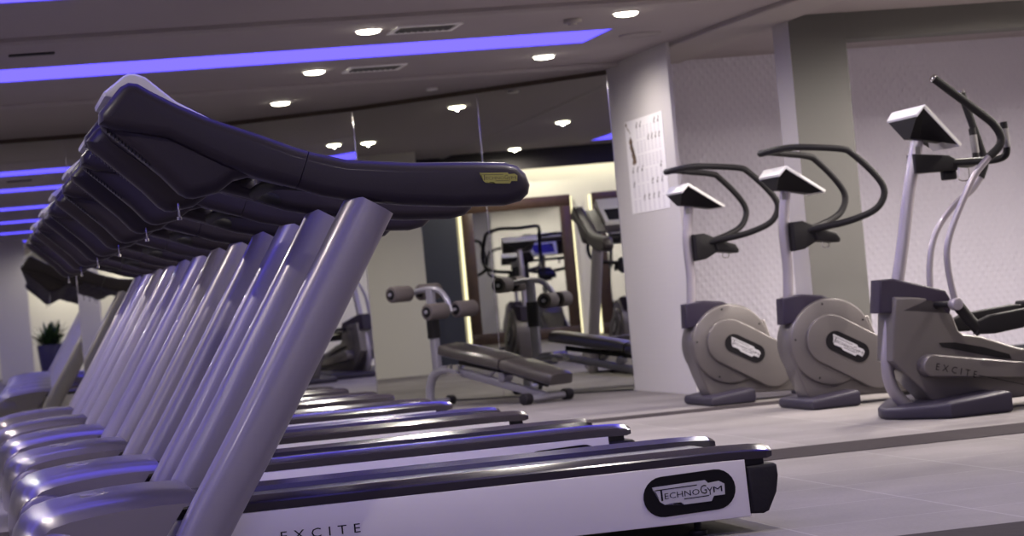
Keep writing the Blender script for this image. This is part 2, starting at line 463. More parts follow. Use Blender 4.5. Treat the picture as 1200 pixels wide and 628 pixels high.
tread_labels = ['silver treadmill nearest the camera, its white side panel lettered and badged',
                'second treadmill of the row, standing directly behind the nearest one',
                'third treadmill of the row counted back from the nearest',
                'fourth treadmill of the row counted back from the nearest',
                'fifth treadmill of the row, next to last before the mirrors',
                'sixth and last treadmill of the row, closest to the mirrored wall']
proto = make_treadmill()
TY0, TS = 7.83, 1.80
for i in range(6):
    t = proto if i == 0 else copy_tree(proto)
    t.location = ((0,.03,.035,.035,.035,.035)[i], TY0+TS*i, 0)
    tag(t, tread_labels[i], 'treadmill', 'treadmills standing in a row')

# ------------------------------------------------------------------ round-cowled stepping machine
def make_stepper():
    S = empty('stepping_machine')
    bm = bmesh.new()
    prism(bm, [(-.125,-.30),(.160,-.30),(.160,.30),(-.125,.30)], 0, .092, .020, axis='z')
    for v in bm.verts:
        if v.co.z > .04: v.co.z -= .034*max(0, (.10-v.co.x)/.225)
    obj('front_foot', bm, M['foot'], S)
    # body: narrow neck and low spine running back to the rear foot
    bm = bmesh.new()
    prism(bm, [(-.165,.33),(-.12,.18),(-.09,.10),(-.075,.062),(.50,.040),(.68,.040),(.70,.075),(.60,.115),(.46,.135),(.40,.23),(.33,.50),(-.12,.55)], -.105, .105, .012)
    body = obj('body', bm, M['cowl'], S, 30)
    bm = bmesh.new(); box(bm, (.57,-.24,0), (.70,.24,.055), .014); obj('rear_foot', bm, M['foot'], S)
    C0 = (.085, .372)
    bm = bmesh.new(); cyl(bm, (C0[0],-.13,C0[1]), (C0[0],.13,C0[1]), .250, 64, 0, .016)
    cow = obj('wheel_cowl', bm, M['cowl'], S, 40)
    bm = bmesh.new()
    for k in range(5):
        a = .5+k*2*PI/5
        for s in (-1, 1): cyl(bm, (C0[0]+.222*math.cos(a), s*.1295, C0[1]+.222*math.sin(a)), (C0[0]+.222*math.cos(a), s*.1315, C0[1]+.222*math.sin(a)), .006, 10)
    obj('screws', bm, M['black'], cow)
    for s in (-1, 1):
        y0, y1 = sorted((s*.120, s*.152))
        bm = bmesh.new(); prism(bm, stadium(.070,.385,.345,.222,.145,20), y0, y1, .009)
        lc = obj('link_cover', bm, M['cowl'], S, 40)
        if s < 0: badge('badge', .165, -.1525, .335, .275, lc, math.radians(-29))
        bm = bmesh.new()                                    # pedal arm and pedal behind the cover
        tube(bm, [(.30,s*.095,.22),(.44,s*.095,.215),(.60,s*.11,.19)], .020, 10)
        arm = obj('pedal_arm', bm, M['black'], S)
        bm = bmesh.new(); box(bm, (.50,s*.13-.05,.185), (.70,s*.13+.05,.213), .012); obj('pedal', bm, M['rubber'], arm)
    bm = bmesh.new()
    prism(bm, [(-.172,.490),(-.165,.640),(-.06,.655),(.06,.640),(.14,.600),(.10,.56),(-.02,.545),(-.12,.500)], -.108, .108, .01)
    for v in bm.verts:
        if v.co.x < -.13: v.co.y *= .60
    obj('collar', bm, M['collar'], S, 40)
    bm = bmesh.new()
    tube(bm, spline([(-.115,0,.60),(-.098,0,.81),(-.102,0,1.02),(-.085,0,1.16),(-.062,0,1.29)], 5), .030, 16)
    post = obj('post', bm, M['silver'], S, 60)
    bm = bmesh.new(); box(bm, (-.104,-.031,1.205), (-.078,-.027,1.245), .001); obj('post_tag', bm, M['greygrip'], post, 0)
    make_console(S, -.115, 1.392, .12, 1.236, -.09, 1.262)
    bm = bmesh.new()
    prism(bm, [(-.075,1.072),(-.01,1.075),(.055,1.045),(.07,1.00),(.075,.955),(-.01,.912),(-.075,.905)], -.085, .085, .012)
    prism(bm, [(.04,1.035),(.10,1.02),(.185,.99),(.205,.955),(.20,.935),(.06,.955)], -.10, .10, .01)
    tr = obj('tray', bm, M['black'], S, 30)
    bm = bmesh.new(); tube(bm, spline([(.115,-.03,.945),(.115,-.03,.915),(.150,-.03,.912),(.155,-.03,.945)], 3), .0025, 6); obj('hook', bm, M['chrome'], tr)
    right = [(.00,-.05,1.010),(.06,-.10,1.022),(.20,-.23,1.045),(.335,-.295,1.090),(.395,-.315,1.150),(.405,-.318,1.225),(.345,-.31,1.32),(.245,-.298,1.425),(.195,-.288,1.455),(.05,-.255,1.478),(-.08,-.19,1.492),(-.165,-.09,1.485),(-.190,0,1.480)]
    left = [(x,-y,z) for x, y, z in right[:-1]]
    bm = bmesh.new(); tube(bm, spline(left+right[::-1], 4), .0195, 12)
    obj('handlebar', bm, M['grip'], S, 60)
    return S
def make_console(S, ax, az, bx, bz, px, pz, hw=.198):
    """tilted display head: pale rim, dark pointed underside"""
    d = Vector((bx-ax, 0, bz-az)); L = d.length; d.normalize(); n = Vector((-d.z, 0, d.x))
    bm = bmesh.new()
    def q(t, y, h):
        return Vector((ax, y, az))+d*t+n*h
    A = Vector((ax,0,az)); B_ = Vector((bx,0,bz)); lip = A+Vector((-.050,0,-.046))
    w_ = lambda v: Vector((v.x, v.z))
    prof = [w_(lip), w_(A+Vector((-.012,0,-.004))), w_(A), w_(B_), w_(B_-n*.016), w_(A-n*.018+d*.006), w_(lip+Vector((.008,0,-.012)))]
    prism(bm, [tuple(p) for p in prof], -hw, hw, .005, seg=2)
    for v in bm.verts:
        t = (v.co-A).dot(d)/L; v.co.y *= (1-.20*max(0, t)) if v.co.x >= ax else (1-.10*(ax-v.co.x)/.05)
    hd = obj('console', bm, M['white'], S, 40)
    bm = bmesh.new()
    lo_ = lip+Vector((.006,0,-.006)); ua = A-n*.012+d*.004; ub = B_-n*.012-d*.006
    top = [lo_+Vector((0,-hw*.885,0)), lo_+Vector((0,hw*.885,0)), ua+Vector((0,hw*.985,0)), ub+Vector((0,hw*.79,0)), ub+Vector((0,-hw*.79,0)), ua+Vector((0,-hw*.985,0))]
    bot = [Vector((px+dx, dy, pz+dz)) for dx, dy, dz in ((-.045,-.04,0),(-.045,.04,0),(0,.055,-.005),(.15,.06,-.035),(.15,-.06,-.035),(0,-.055,-.005))]
    a = [bm.verts.new(p) for p in top]; b = [bm.verts.new(p) for p in bot]
    bm.faces.new(a); bm.faces.new(b[::-1])
    for i in range(6): bm.faces.new((a[i], b[i], b[(i+1) % 6], a[(i+1) % 6]))
    obj('console_underside', bm, M['black'], hd, 30)
    bm = bmesh.new()
    pts = [q(L*.15,-hw*.72,.001), q(L*.88,-hw*.66,.001), q(L*.88,hw*.66,.001), q(L*.15,hw*.72,.001)]
    v = [bm.verts.new(p) for p in pts]+[bm.verts.new(p+n*.003) for p in pts]
    for f in ((0,1,2,3),(7,6,5,4),(0,4,5,1),(1,5,6,2),(2,6,7,3),(3,7,4,0)): bm.faces.new([v[i] for i in f])
    obj('screen', bm, M['screen'], hd, 0)

st = make_stepper(); st.location = (4.75, 13.54, 0)
steps = [(st, (4.75,13.54,0), 0, 'silver stepping machine with round cowl, beside the elliptical trainer, in front of the grey pillar')]
for loc, rz, lb in (((4.592,14.95,0), 0, 'silver stepping machine with round cowl, nearest the poster wall'),
                    ((-3.25,17.12,0), PI, 'stepping machine reflected before the wood framed mirror, behind the rollers of the bench'),
                    ((-3.10,15.98,0), PI, 'stepping machine seen in the mirror right beside the edge of the poster wall')):
    steps.append((copy_tree(st), loc, rz, lb))
for o, loc, rz, lb in steps:
    o.location = loc; o.rotation_euler = (0,0,rz)
    tag(o, lb, 'exercise machine', 'stepping machines with looped handlebars')

# ------------------------------------------------------------------ elliptical cross trainer
def make_elliptical():
    E = empty('elliptical_trainer')
    X = 4.75
    def L(pts): return [(x-X, z) for x, z in pts]
    bm = bmesh.new()                                       # front foot, pointed in the middle
    prism(bm, [(-.225,0),(-.19,-.16),(-.035,-.44),(.30,-.42),(.30,.42),(-.035,.44),(-.19,.16)], 0, .108, .018, axis='z')
    for v in bm.verts:
        if v.co.z > .04: v.co.z -= .048*max(0, (.24-v.co.x)/.46)
    obj('front_foot', bm, M['foot'], E)
    bm = bmesh.new()
    prism(bm, L([(4.600,.62),(4.585,.53),(4.560,.30),(4.745,.085),(4.80,.05),(6.30,.05),(6.32,.11),(5.70,.235),(5.256,.300),(5.05,.378),(4.955,.400),(4.93,.42),(4.905,.50),(4.86,.56),(4.80,.60)]), -.115, .115, .016)
    body = obj('body', bm, M['cowl'], E, 30)
    bm = bmesh.new(); box(bm, (6.18-X,-.30,0), (6.33-X,.30,.06), .016); obj('rear_foot', bm, M['foot'], E)
    for s in (-1, 1):
        y0, y1 = sorted((s*.10, s*.215))
        bm = bmesh.new(); prism(bm, L(stadium(4.742,.258,6.20,-.100+.0,.058,14)), y0, y1, .010)
        for v in bm.verts: v.co.z = max(v.co.z, .06) if v.co.x > .5 else v.co.z
        cv = obj('side_cover', bm, M['cowl'], E, 40)
        y0, y1 = sorted((s*.112, s*.119))
        bm = bmesh.new(); prism(bm, L([(4.815,.368),(4.83,.345),(5.13,.262),(5.20,.250),(5.19,.275),(5.05,.325),(4.90,.362)]), y0, y1)
        obj('slot', bm, M['black'], body, 0)
        if s < 0:
            bm = bmesh.new(); sl = math.atan2(-.062, .214)
            def fr(u, v, d): return (-.002+u*math.cos(sl)-v*math.sin(sl), -.2155-d, .254+u*math.sin(sl)+v*math.cos(sl))
            letters(bm, 'EXCITE', fr, 0, .222, -.016, .018, 0, .001, 0, 1.7)
            flat(bm, [(.232,-.002),(.52,-.002),(.52,.001),(.232,.001)], fr, 0, .001, 0)
            obj('lettering', bm, M['ink'], cv, 0)
    bm = bmesh.new()
    tube(bm, spline([(-.005,0,.030),(-.06,0,.045),(-.115,0,.085),(-.165,0,.165),(-.178,0,.27),(-.158,0,.40),(-.128,0,.53),(-.08,0,.70),(-.03,0,.90),(.022,0,1.135),(.072,0,1.32),(.108,0,1.455)], 5), .033, 18)
    post = obj('post', bm, M['silver'], E, 60)
    bm = bmesh.new(); box(bm, (.066,-.036,1.33), (.092,-.030,1.372), .001); obj('post_tag', bm, M['greygrip'], post, 0)
    bm = bmesh.new()
    prism(bm, L([(4.550,.712),(4.62,.713),(4.88,.63),(4.91,.57),(4.89,.497),(4.64,.533),(4.528,.544)]), -.115, .115, .014)
    for v in bm.verts:
        if v.co.x < -.11: v.co.y *= .62
    obj('collar', bm, M['collar'], E, 40)
    make_console(E, .068, 1.572, .262, 1.360, .085, 1.415, .225)
    # fixed tray with sensor grips
    bm = bmesh.new()
    prism(bm, L([(4.80,1.335),(4.99,1.315),(5.04,1.285),(5.03,1.235),(4.80,1.235)]), -.06, .06, .012)
    box(bm, (4.965-X,-.03,1.19), (5.035-X,.03,1.25), .008)
    tr = obj('tray', bm, M['black'], E, 30)
    bm = bmesh.new(); tube(bm, spline([(5.05-X,-.02,1.245),(5.045-X,-.02,1.186),(5.10-X,-.02,1.184),(5.105-X,-.02,1.245)], 3), .003, 6); obj('hook', bm, M['chrome'], tr)
    for s in (-1, 1):
        bm = bmesh.new()
        tube(bm, spline([(.24,s*.03,1.275),(.36,s*.10,1.27),(.44,s*.16,1.268),(.485,s*.19,1.285),(.495,s*.20,1.33)], 5), .019, 12)
        g = obj('fixed_handle', bm, M['black'], E, 60)
        bm = bmesh.new(); tube(bm, [(.495,s*.20,1.325),(.490,s*.20,1.42)], .020, 14); obj('sensor_grip', bm, M['greygrip'], g, 60)
        bm = bmesh.new(); tube(bm, [(.490,s*.20,1.415),(.487,s*.20,1.455)], .0195, 14); obj('grip_cap', bm, M['black'], g, 60)
    # moving arms (near one pulled back, far one pushed out)
    near = [(.085,.560),(.062,.76),(.085,.90),(.19,1.10),(.255,1.20),(.335,1.278)]
    ngrip = [(.335,1.278),(.392,1.325),(.408,1.375),(.375,1.440),(.30,1.508),(.08,1.690)]
    far = [(.235,.560),(.250,.77),(.300,.93),(.41,1.06),(.520,1.135),(.580,1.20)]
    fgrip = [(.580,1.20),(.612,1.275),(.600,1.34),(.560,1.49),(.515,1.655)]
    for y, arm, gr in ((-.33, near, ngrip), (.36, far, fgrip)):
        bm = bmesh.new(); tube(bm, spline([(x,y,z) for x, z in arm], 6), .0175, 14)
        a = obj('moving_arm', bm, M['silver'], E, 60)
        bm = bmesh.new(); pts = spline([(x,y,z) for x, z in gr], 6); tube(bm, pts, .0215, 14)
        k = obj('hand_grip', bm, M['grip'], a, 60)
        bm = bmesh.new(); tip = Vector(pts[-1]); d = (pts[-1]-pts[-2]).normalized(); cyl(bm, tip, tip+d*.014, .020, 14, 0, .003)
        obj('grip_cap', bm, M['chrome'], k)
        x0 = arm[0][0]; s = -1 if y < 0 else 1
        bm = bmesh.new(); cyl(bm, (x0,y-s*.035,.560), (x0,y+s*.035,.560), .032, 20, 0, .012)
        pv = obj('pivot', bm, M['silver'], a)
        bm = bmesh.new(); cyl(bm, (x0-.02,s*.05,.560), (x0,y-s*.03,.560), .017, 14); obj('axle', bm, M['black'], E)
        bm = bmesh.new()                                    # black crank link and pedal beam
        tube(bm, [(x0+.01,y,.555),(x0+.07,y,.47),(x0+.12,y,.41)], .030, 12)
        lk = obj('crank_link', bm, M['black'], E, 50)
        bm = bmesh.new()
        prism(bm, [(x0+.085,.400),(x0+.10,.465),(x0+.17,.490),(x0+.33,.505),(x0+.46,.515),(x0+1.05,.46),(x0+1.05,.415),(x0+.46,.425),(x0+.19,.395)], y-.03, y+.03, .012)
        bb = obj('pedal_beam', bm, M['black'], E, 30)
        bm = bmesh.new(); box(bm, (x0+.50,y-.07,.50), (x0+.86,y+.07,.53), .012); obj('pedal', bm, M['rubber'], bb)
    return E
el = make_elliptical(); el.location = (4.75, 11.9, 0)
tag(el, 'elliptical cross trainer at the right edge with silver swinging arms', 'elliptical trainer', 'elliptical trainers')
e2 = copy_tree(el); e2.location = (-3.55, 14.95, 0); e2.rotation_euler = (0,0,PI)
tag(e2, 'elliptical cross trainer glimpsed in the mirror, left of the pale wall block', 'elliptical trainer', 'elliptical trainers')

# ------------------------------------------------------------------ abdominal bench
def make_bench():
    B = empty('abdominal_bench', (4.068, 17.385, 0), math.radians(-57))
    # local x runs down the bench to the foot, local y crosswise
    bm = bmesh.new(); cyl(bm, (0,-.19,.040), (0,.19,.040), .024, 18)
    rb = obj('rear_crossbar', bm, M['steel'], B)
    for s in (-1, 1):
        bm = bmesh.new(); cyl(bm, (0,s*.175,.042), (0,s*.250,.042), .042, 20, 0, .010); obj('end_cap', bm, M['rubber'], rb)
    bm = bmesh.new(); cyl(bm, (-1.22,-.20,.036), (-1.22,.20,.036), .024, 18)
    fb = obj('front_crossbar', bm, M['steel'], B)
    for s in (-1, 1):
        bm = bmesh.new(); cyl(bm, (-1.22,s*.185,.038), (-1.22,s*.245,.038), .038, 20, 0, .010); obj('end_cap', bm, M['rubber'], fb)
    bm = bmesh.new()
    tube(bm, spline([(-1.22,0,.045),(-1.21,0,.14),(-1.17,0,.225),(-1.09,0,.27),(-.98,0,.275),(-.88,0,.255)], 6), .034, 16)
    obj('front_arch', bm, M['steel'], B, 60)
    bm = bmesh.new(); tube(bm, [(-.98,0,.285),(-.92,0,.268),(0,0,.045)], .030, 16, 0, .022, power=5)
    mb = obj('main_beam', bm, M['steel'], B, 40)
    bm = bmesh.new()
    for s in (-1, 1): box(bm, (-.98,s*.026-.004,.23), (-.86,s*.026+.004,.31), .002)
    cyl(bm, (-.83,-.05,.245), (-.83,.06,.245), .014, 14); cyl(bm, (-.83,-.075,.245), (-.83,-.05,.245), .020, 14, 0, .004)
    obj('adjuster', bm, M['chrome'], mb)
    bm = bmesh.new(); tube(bm, [(-.86,0,.33),(-.30,0,.225),(.02,0,.13)], .020, 12, 0, .016, power=5)
    obj('pad_support', bm, M['black'], B, 40)
    bm = bmesh.new(); tube(bm, spline([(-.60,0,.19),(-.52,0,.24),(-.47,0,.285)], 3), .014, 10); cyl(bm, (-.40,-.05,.20), (-.40,.05,.20), .035, 18, 0, .008)
    obj('pad_strut', bm, M['steel'], B)
    # post and its sleeve
    bm = bmesh.new(); tube(bm, [(-1.11,0,.24),(-1.115,0,.60),(-1.115,0,.895)], .034, 16, 0, .026, power=5)
    obj('post', bm, M['steel'], B, 40)
    bm = bmesh.new(); tube(bm, [(-1.114,0,.52),(-1.115,0,.72)], .044, 16, 0, .036, power=5)
    obj('sleeve', bm, M['black'], B, 40)
    bm = bmesh.new(); tube(bm, spline([(-1.31,0,.872),(-1.24,0,.885),(-1.115,0,.892),(-1.02,0,.875),(-.95,0,.81),(-.91,0,.705)], 6), .022, 14)
    obj('roller_arm', bm, M['steel'], B, 60)
    bm = bmesh.new(); cyl(bm, (-1.29,-.26,.874), (-1.29,.26,.874), .014, 12); obj('upper_axle', bm, M['steel'], B)
    bm = bmesh.new(); cyl(bm, (-.915,-.26,.722), (-.915,.26,.722), .014, 12); obj('lower_axle', bm, M['steel'], B)
    for x, z in ((-1.29,.874), (-.915,.722)):
        for s in (-1, 1):
            y0, y1 = sorted((s*.055, s*.245))
            bm = bmesh.new(); cyl(bm, (x,y0,z), (x,y1,z), .062, 28, 0, .010)
            r = obj('foam_roller', bm, M['foam'], B)
            for ye, d in ((y0,-1), (y1,1)):
                bm = bmesh.new(); cyl(bm, (x,ye-d*.002,z), (x,ye+d*.004,z), .040, 20, 0, .002)
                obj('roller_cap', bm, M['black'], r)
    # pads: tapered upholstered slabs lying along the slope
    def pad(name, x0, z0, x1, z1, w0, w1, th):
        bm = bmesh.new()
        d = Vector((x1-x0,0,z1-z0)); L = d.length; d.normalize(); n = Vector((-d.z,0,d.x))
        if n.z < 0: n = -n
        rings = []
        N = 12
        for i in range(N+1):
            t = i/N; w = w0+(w1-w0)*t; e = 1-.10*abs(2*t-1)**8
            c = Vector((x0,0,z0))+d*(L*t); ring = []
            prof = [(-.90,0),(-1,.012),(-1,th-.022),(-.95,th-.006),(-.85,th),(-.4,th+.006),(0,th+.007),(.4,th+.006),(.85,th),(.95,th-.006),(1,th-.022),(1,.012),(.90,0)]
            for y, h in prof:
                hh = h*e if h > .02 else h
                ring.append(bm.verts.new(c+Vector((0,y*w*(1-.05*abs(2*t-1)**8),0))+n*hh))
            rings.append(ring)
        m = len(rings[0])
        for a, b in zip(rings, rings[1:]):
            for k in range(m): bm.faces.new((a[k], a[(k+1) % m], b[(k+1) % m], b[k]))
        bm.faces.new(rings[0]); bm.faces.new(rings[-1][::-1])
        return obj(name, bm, M['vinyl'], B, 45)
    pad('back_pad', -.955, .395, -.335, .262, .145, .155, .082)
    pad('seat_pad', -.322, .258, .150, .125, .155, .120, .082)
    return B
bench = make_bench()
tag(bench, 'adjustable abdominal bench with brown foam rollers before the mirrored wall', 'exercise bench')

# ------------------------------------------------------------------ the room
ZN, ZM, ZF = 2.46, 2.425, 2.405           # ceiling heights: near, middle, mirror side
def add(name, fn, m, parent=None, smooth=0, st=True):
    bm = bmesh.new(); fn(bm); o = obj(name, bm, m, parent, smooth)
    return struct(o) if st else o
XL, XR, YB = -5.40, 9.4, -8.0
add('floor', lambda b: box(b, (XL-.1,YB-.1,-.05), (XR+.1,21.2,0)), M['floor'])
for i, (y0, y1) in enumerate(((14.25,14.58),(10.15,10.72),(6.35,6.92))):
    add('trim_%d' % (i+1), lambda b: box(b, (XL,y0,.0), (XR,y1,.003), .001), M['strip'])
# mirrored wall: joints of the facets, left to right
J = [(-1.70,20.33),(-.25,20.33),(.946,20.31),(2.12,20.26),(3.20,19.59),(4.04,18.72),(4.86,17.87)]
def wall_strip(bm, pts, t, z0, z1):
    for (a, b) in zip(pts, pts[1:]):
        d = Vector((b[0]-a[0], b[1]-a[1], 0)); n = Vector((-d.y, d.x, 0)).normalized()*t
        put(bm, [(a[0],a[1],z0),(b[0],b[1],z0),(b[0]+n.x,b[1]+n.y,z0),(a[0]+n.x,a[1]+n.y,z0),
                 (a[0],a[1],z1),(b[0],b[1],z1),(b[0]+n.x,b[1]+n.y,z1),(a[0]+n.x,a[1]+n.y,z1)],
            [(0,3,2,1),(4,5,6,7),(0,1,5,4),(1,2,6,5),(2,3,7,6),(3,0,4,7)])
off = .03
JW = []
for i, p in enumerate(J):
    a = Vector(J[max(i-1,0)]); b = Vector(J[min(i+1,len(J)-1)]); d = (b-a).normalized()
    JW.append((p[0]-d.y*off, p[1]+d.x*off))
add('wall_back', lambda b: wall_strip(b, [(XL,19.9)]+JW, .12, 0, 2.6), M['greywall'])
names = ['leftmost mirror panel, mostly behind the treadmill row', 'mirror panel reflecting the far treadmill row',
         'mirror panel third from the poster end of the wall, above the nearest console', 'mirror panel left of centre, its right joint above the pale reflected block',
         'mirror panel behind the foam rollers of the ab bench', 'mirror panel meeting the poster wall']
labels = ['leftmost panel of the mirrored wall', 'mirror panel at far left behind the last treadmill',
          'mirror panel behind the tops of the treadmill uprights', 'mirror panel with the blue strip reflection ending at its right joint',
          'mirror panel behind the foam rollers of the abdominal bench', 'mirror panel meeting the wall with the poster']
for i, (a, b) in enumerate(zip(J, J[1:])):
    va, vb = Vector((*a,0)), Vector((*b,0)); d = (vb-va).normalized(); g = .003
    bm = bmesh.new(); wall_strip(bm, [tuple((va+d*g)[:2]), tuple((vb-d*g)[:2])], .010, .012, ZF-.035)
    o = obj('mirror_panel', bm, M['mirror'], None, 0)
    tag(o, labels[i], 'mirror', 'panels of the mirrored wall')
    bm = bmesh.new(); q = Vector((d.y,-d.x,0))*.0
    tube(bm, [vb-d*.0+Vector((d.y,-d.x,0))*.001+Vector((0,0,.012)), vb+Vector((d.y,-d.x,0))*.001+Vector((0,0,ZF-.035))], .0032, 8)
    obj('edge_seal', bm, M['chrome'], o)
    bm = bmesh.new(); wall_strip(bm, [a, b], .02, ZF-.035, ZF)
    struct(obj('trim_%d' % (10+i), bm, M['trimwood'], None, 0))
# poster wall and textured wall
add('wall_poster', lambda b: box(b, (4.86,16.27,0), (4.885,18.3,2.6)), M['block'])
add('wall_right_back', lambda b: box(b, (4.885,17.75,0), (XR,17.95,2.62)), M['studs'])
add('wall_right', lambda b: box(b, (XR,YB,0), (XR+.12,17.95,2.62)), M['wall'])
add('wall_left', lambda b: box(b, (XL-.12,YB,0), (XL,20.0,2.62)), M['cream'])
add('wall_front', lambda b: box(b, (XL,YB-.12,0), (XR,YB,2.62)), M['cream'])
add('trim_40', lambda b: box(b, (4.885,17.738,0), (XR,17.752,.06)), M['greywall'])
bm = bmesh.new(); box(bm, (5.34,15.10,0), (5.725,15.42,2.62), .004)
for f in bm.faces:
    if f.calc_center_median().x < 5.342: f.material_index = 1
struct(obj('pillar', bm, [M['pillar'], M['pillarlit']], None, 0))
add('ceiling_beam', lambda b: box(b, (5.60,15.115,2.25), (XR,15.38,2.62)), M['pillar'])
add('trim_43', lambda b: box(b, (XL,17.41,0), (XL+.03,18.10,2.2)), M['greywall'])
# block by the left wall that the mirrors show, with a pale face
add('wall_block', lambda b: box(b, (XL,18.10,0), (-3.52,19.7,2.62)), M['greywall'])
add('trim_41', lambda b: box(b, (-3.525,18.10,0), (-3.505,19.7,2.62)), M['cream'])
# ceiling in three steps, openings left for the blue light wells -----------
WELL = [(15.17,15.97,ZM), (11.64,12.42,ZN), (7.45,8.25,ZN), (3.55,4.35,ZN), (-.35,.45,ZN), (-4.3,-3.5,ZN)]
WX0, WX1 = -4.4, 4.20
def ceil_zone(bm, y0, y1, z):
    T = 2.62
    ys = [y0]
    for a, b, _ in sorted(WELL):
        if a > y0 and b < y1: ys += [a, b]
    ys.append(y1)
    for k in range(0, len(ys)-1):
        if k % 2 == 0: box(bm, (XL,ys[k],z), (XR,ys[k+1],T))
        else:
            box(bm, (XL,ys[k],z), (WX0,ys[k+1],T)); box(bm, (WX1,ys[k],z), (XR,ys[k+1],T))
def ceil(bm):
    ceil_zone(bm, YB, 13.92, ZN); ceil_zone(bm, 13.92, 17.55, ZM)
    box(bm, (XL,17.55,ZF), (5.0,21.2,2.62)); box(bm, (5.0,17.55,ZM), (XR,17.95,2.62))
add('ceiling', ceil, M['ceil'])
def cornice(y, z):
    # rounded lip hanging just below the step
    def f(b): prism(b, [(y-.05,z+.05),(y-.05,z+.012),(y-.035,z-.004),(y-.012,z-.010),(y+.02,z-.010),(y+.06,z+.002),(y+.06,z+.05)], XL, 4.86, 0, axis='x')
    return f
add('trim_30', cornice(13.92, ZM), M['ceil_far'], smooth=30)
add('trim_31', cornice(17.55, ZF), M['ceil_far'], smooth=30)
def soffit(bm):
    prism(bm, [(4.90,17.6),(4.90,16.4),(4.93,15.2),(5.02,13.8),(5.16,12.2),(5.40,10.5),(5.60,10.5),(5.36,12.2),(5.36,17.6)], 2.392, 2.60, .012, axis='z')
add('ceiling_soffit', soffit, M['ceil_far'])
well_labels = ['blue ceiling light strip ending above the mirrors', 'blue ceiling light strip cut by the top left corner of the photo']
for i, (a, b, z) in enumerate(WELL):
    bm = bmesh.new(); box(bm, (WX0,a,z+.006), (WX1,b,z+.03))
    o = obj('ceiling_light_strip', bm, M['blue'], None, 0)
    tag(o, (well_labels[i] if i < 2 else ['third blue ceiling strip counted in the left mirror, nearest first','fourth blue ceiling strip counted in the left mirror, nearest first','fifth blue ceiling strip counted in the left mirror, nearest first','sixth blue ceiling strip, lowest of those stacked in the left mirror'][i-2]), 'light', 'blue light strips in the ceiling')

# downlights -------------------------------------------------------------------
def zc(y): return ZN if y < 13.92 else (ZM if y < 17.55 else ZF)
def make_downlight():
    D = empty('downlight')
    bm = bmesh.new(); n = 32; rings = []
    for r, z in ((.066,-.001),(.080,-.006),(.088,-.002),(.088,.004),(.060,.004)):
        rings.append([bm.verts.new((r*math.cos(2*PI*k/n), r*math.sin(2*PI*k/n), z)) for k in range(n)])
    for a, b in zip(rings, rings[1:]+rings[:1]):
        for k in range(n): bm.faces.new((a[k], a[(k+1) % n], b[(k+1) % n], b[k]))
    obj('trim_ring', bm, M['vent'], D, 40)
    bm = bmesh.new(); rings = []
    for j in range(9):                                       # lentil-shaped glass
        a = -PI/2*.96+j*PI*.96/8
        rings.append([bm.verts.new((.069*math.cos(a)*math.cos(2*PI*k/n), .069*math.cos(a)*math.sin(2*PI*k/n), -.013+.013*math.sin(a))) for k in range(n)])
    for a, b in zip(rings, rings[1:]):
        for k in range(n): bm.faces.new((a[k], a[(k+1) % n], b[(k+1) % n], b[k]))
    bm.faces.new(rings[0]); bm.faces.new(rings[-1])
    obj('lens', bm, M['lamp'], D, 60)
    li = bpy.data.lights.new('downlight_lamp', 'SPOT'); li.energy = 76; li.color = (1., .91, .82)
    li.spot_size = math.radians(176); li.spot_blend = .55; li.shadow_soft_size = .012
    lo = link(bpy.data.objects.new('lamp', li)); lo.parent = D; lo.location = (0,0,-.029)
    return D
DL = [((2.47,14.28), 'ceiling downlight above the treadmill row, left of the upper vent'),
      ((4.03,14.25), 'ceiling downlight near the top, right of the smoke detector'),
      ((4.08,16.60), 'ceiling downlight just below the tip of the blue strip'),
      ((2.47,16.56), 'ceiling downlight left of the lower vent'),
      ((2.50,18.62), 'ceiling downlight closest to the mirrors, above the nearest treadmill console'),
      ((2.47,12.85), 'ceiling downlight cut by the top edge of the photo'),
      ((-1.20,18.90), 'downlight reflected in the mirror just above the nearest hand rail'),
      ((-.70,17.05), 'downlight reflected in the mirror beside the edge of the poster wall'),
      ((-4.60,16.80), 'downlight reflected in the mirror above the dark valance'),
      ((6.60,14.10), 'downlight cut by the top edge at the far right'),]
added_downlights = [(4.05,12.2),(2.47,10.2),(4.05,9.9),(2.47,7.2),(4.05,6.6),(6.3,11.2),(8.3,14.1),(8.4,11.2),(5.6,12.9),(7.3,12.9),(8.6,12.7),(7.4,14.1),(1.0,-7.3),(2.6,-7.3),(-.7,14.2),(-.7,10.4),(-3.8,13.5),(-3.8,9.5),(-.7,6.6),(2.0,3.5),(-2.0,3.0),(4.6,2.5),(1.2,-2.2),(3.6,-2.0),(-2.2,-2.4),(1.2,-6.2),(3.6,-6.2)]  # lamps added out of frame to brighten walls, floor and machines
def relamp(o, e=150):
    for ch in o.children:
        if ch.type == 'LIGHT': ch.data = ch.data.copy(); ch.data.energy = e
dl = make_downlight()
first = True
for (x, y), lb in DL:
    o = dl if first else copy_tree(dl); first = False
    o.location = (x, y, zc(y)-.003)
    if x > 5.2: relamp(o)
    if (x, y) == (4.08,16.60): relamp(o, 62)
    tag(o, lb, 'ceiling light', 'round ceiling downlights')
for (x, y) in added_downlights:
    o = copy_tree(dl); o.location = (x, y, zc(y)-.003)
    if x > 5.2: relamp(o)
    if (x, y) == (4.05,9.9): relamp(o, 120)
    tag(o, 'round warm ceiling downlight added for fill light, in the part of the gym beside or behind the camera', 'ceiling light', 'added ceiling downlights beside and behind the camera')

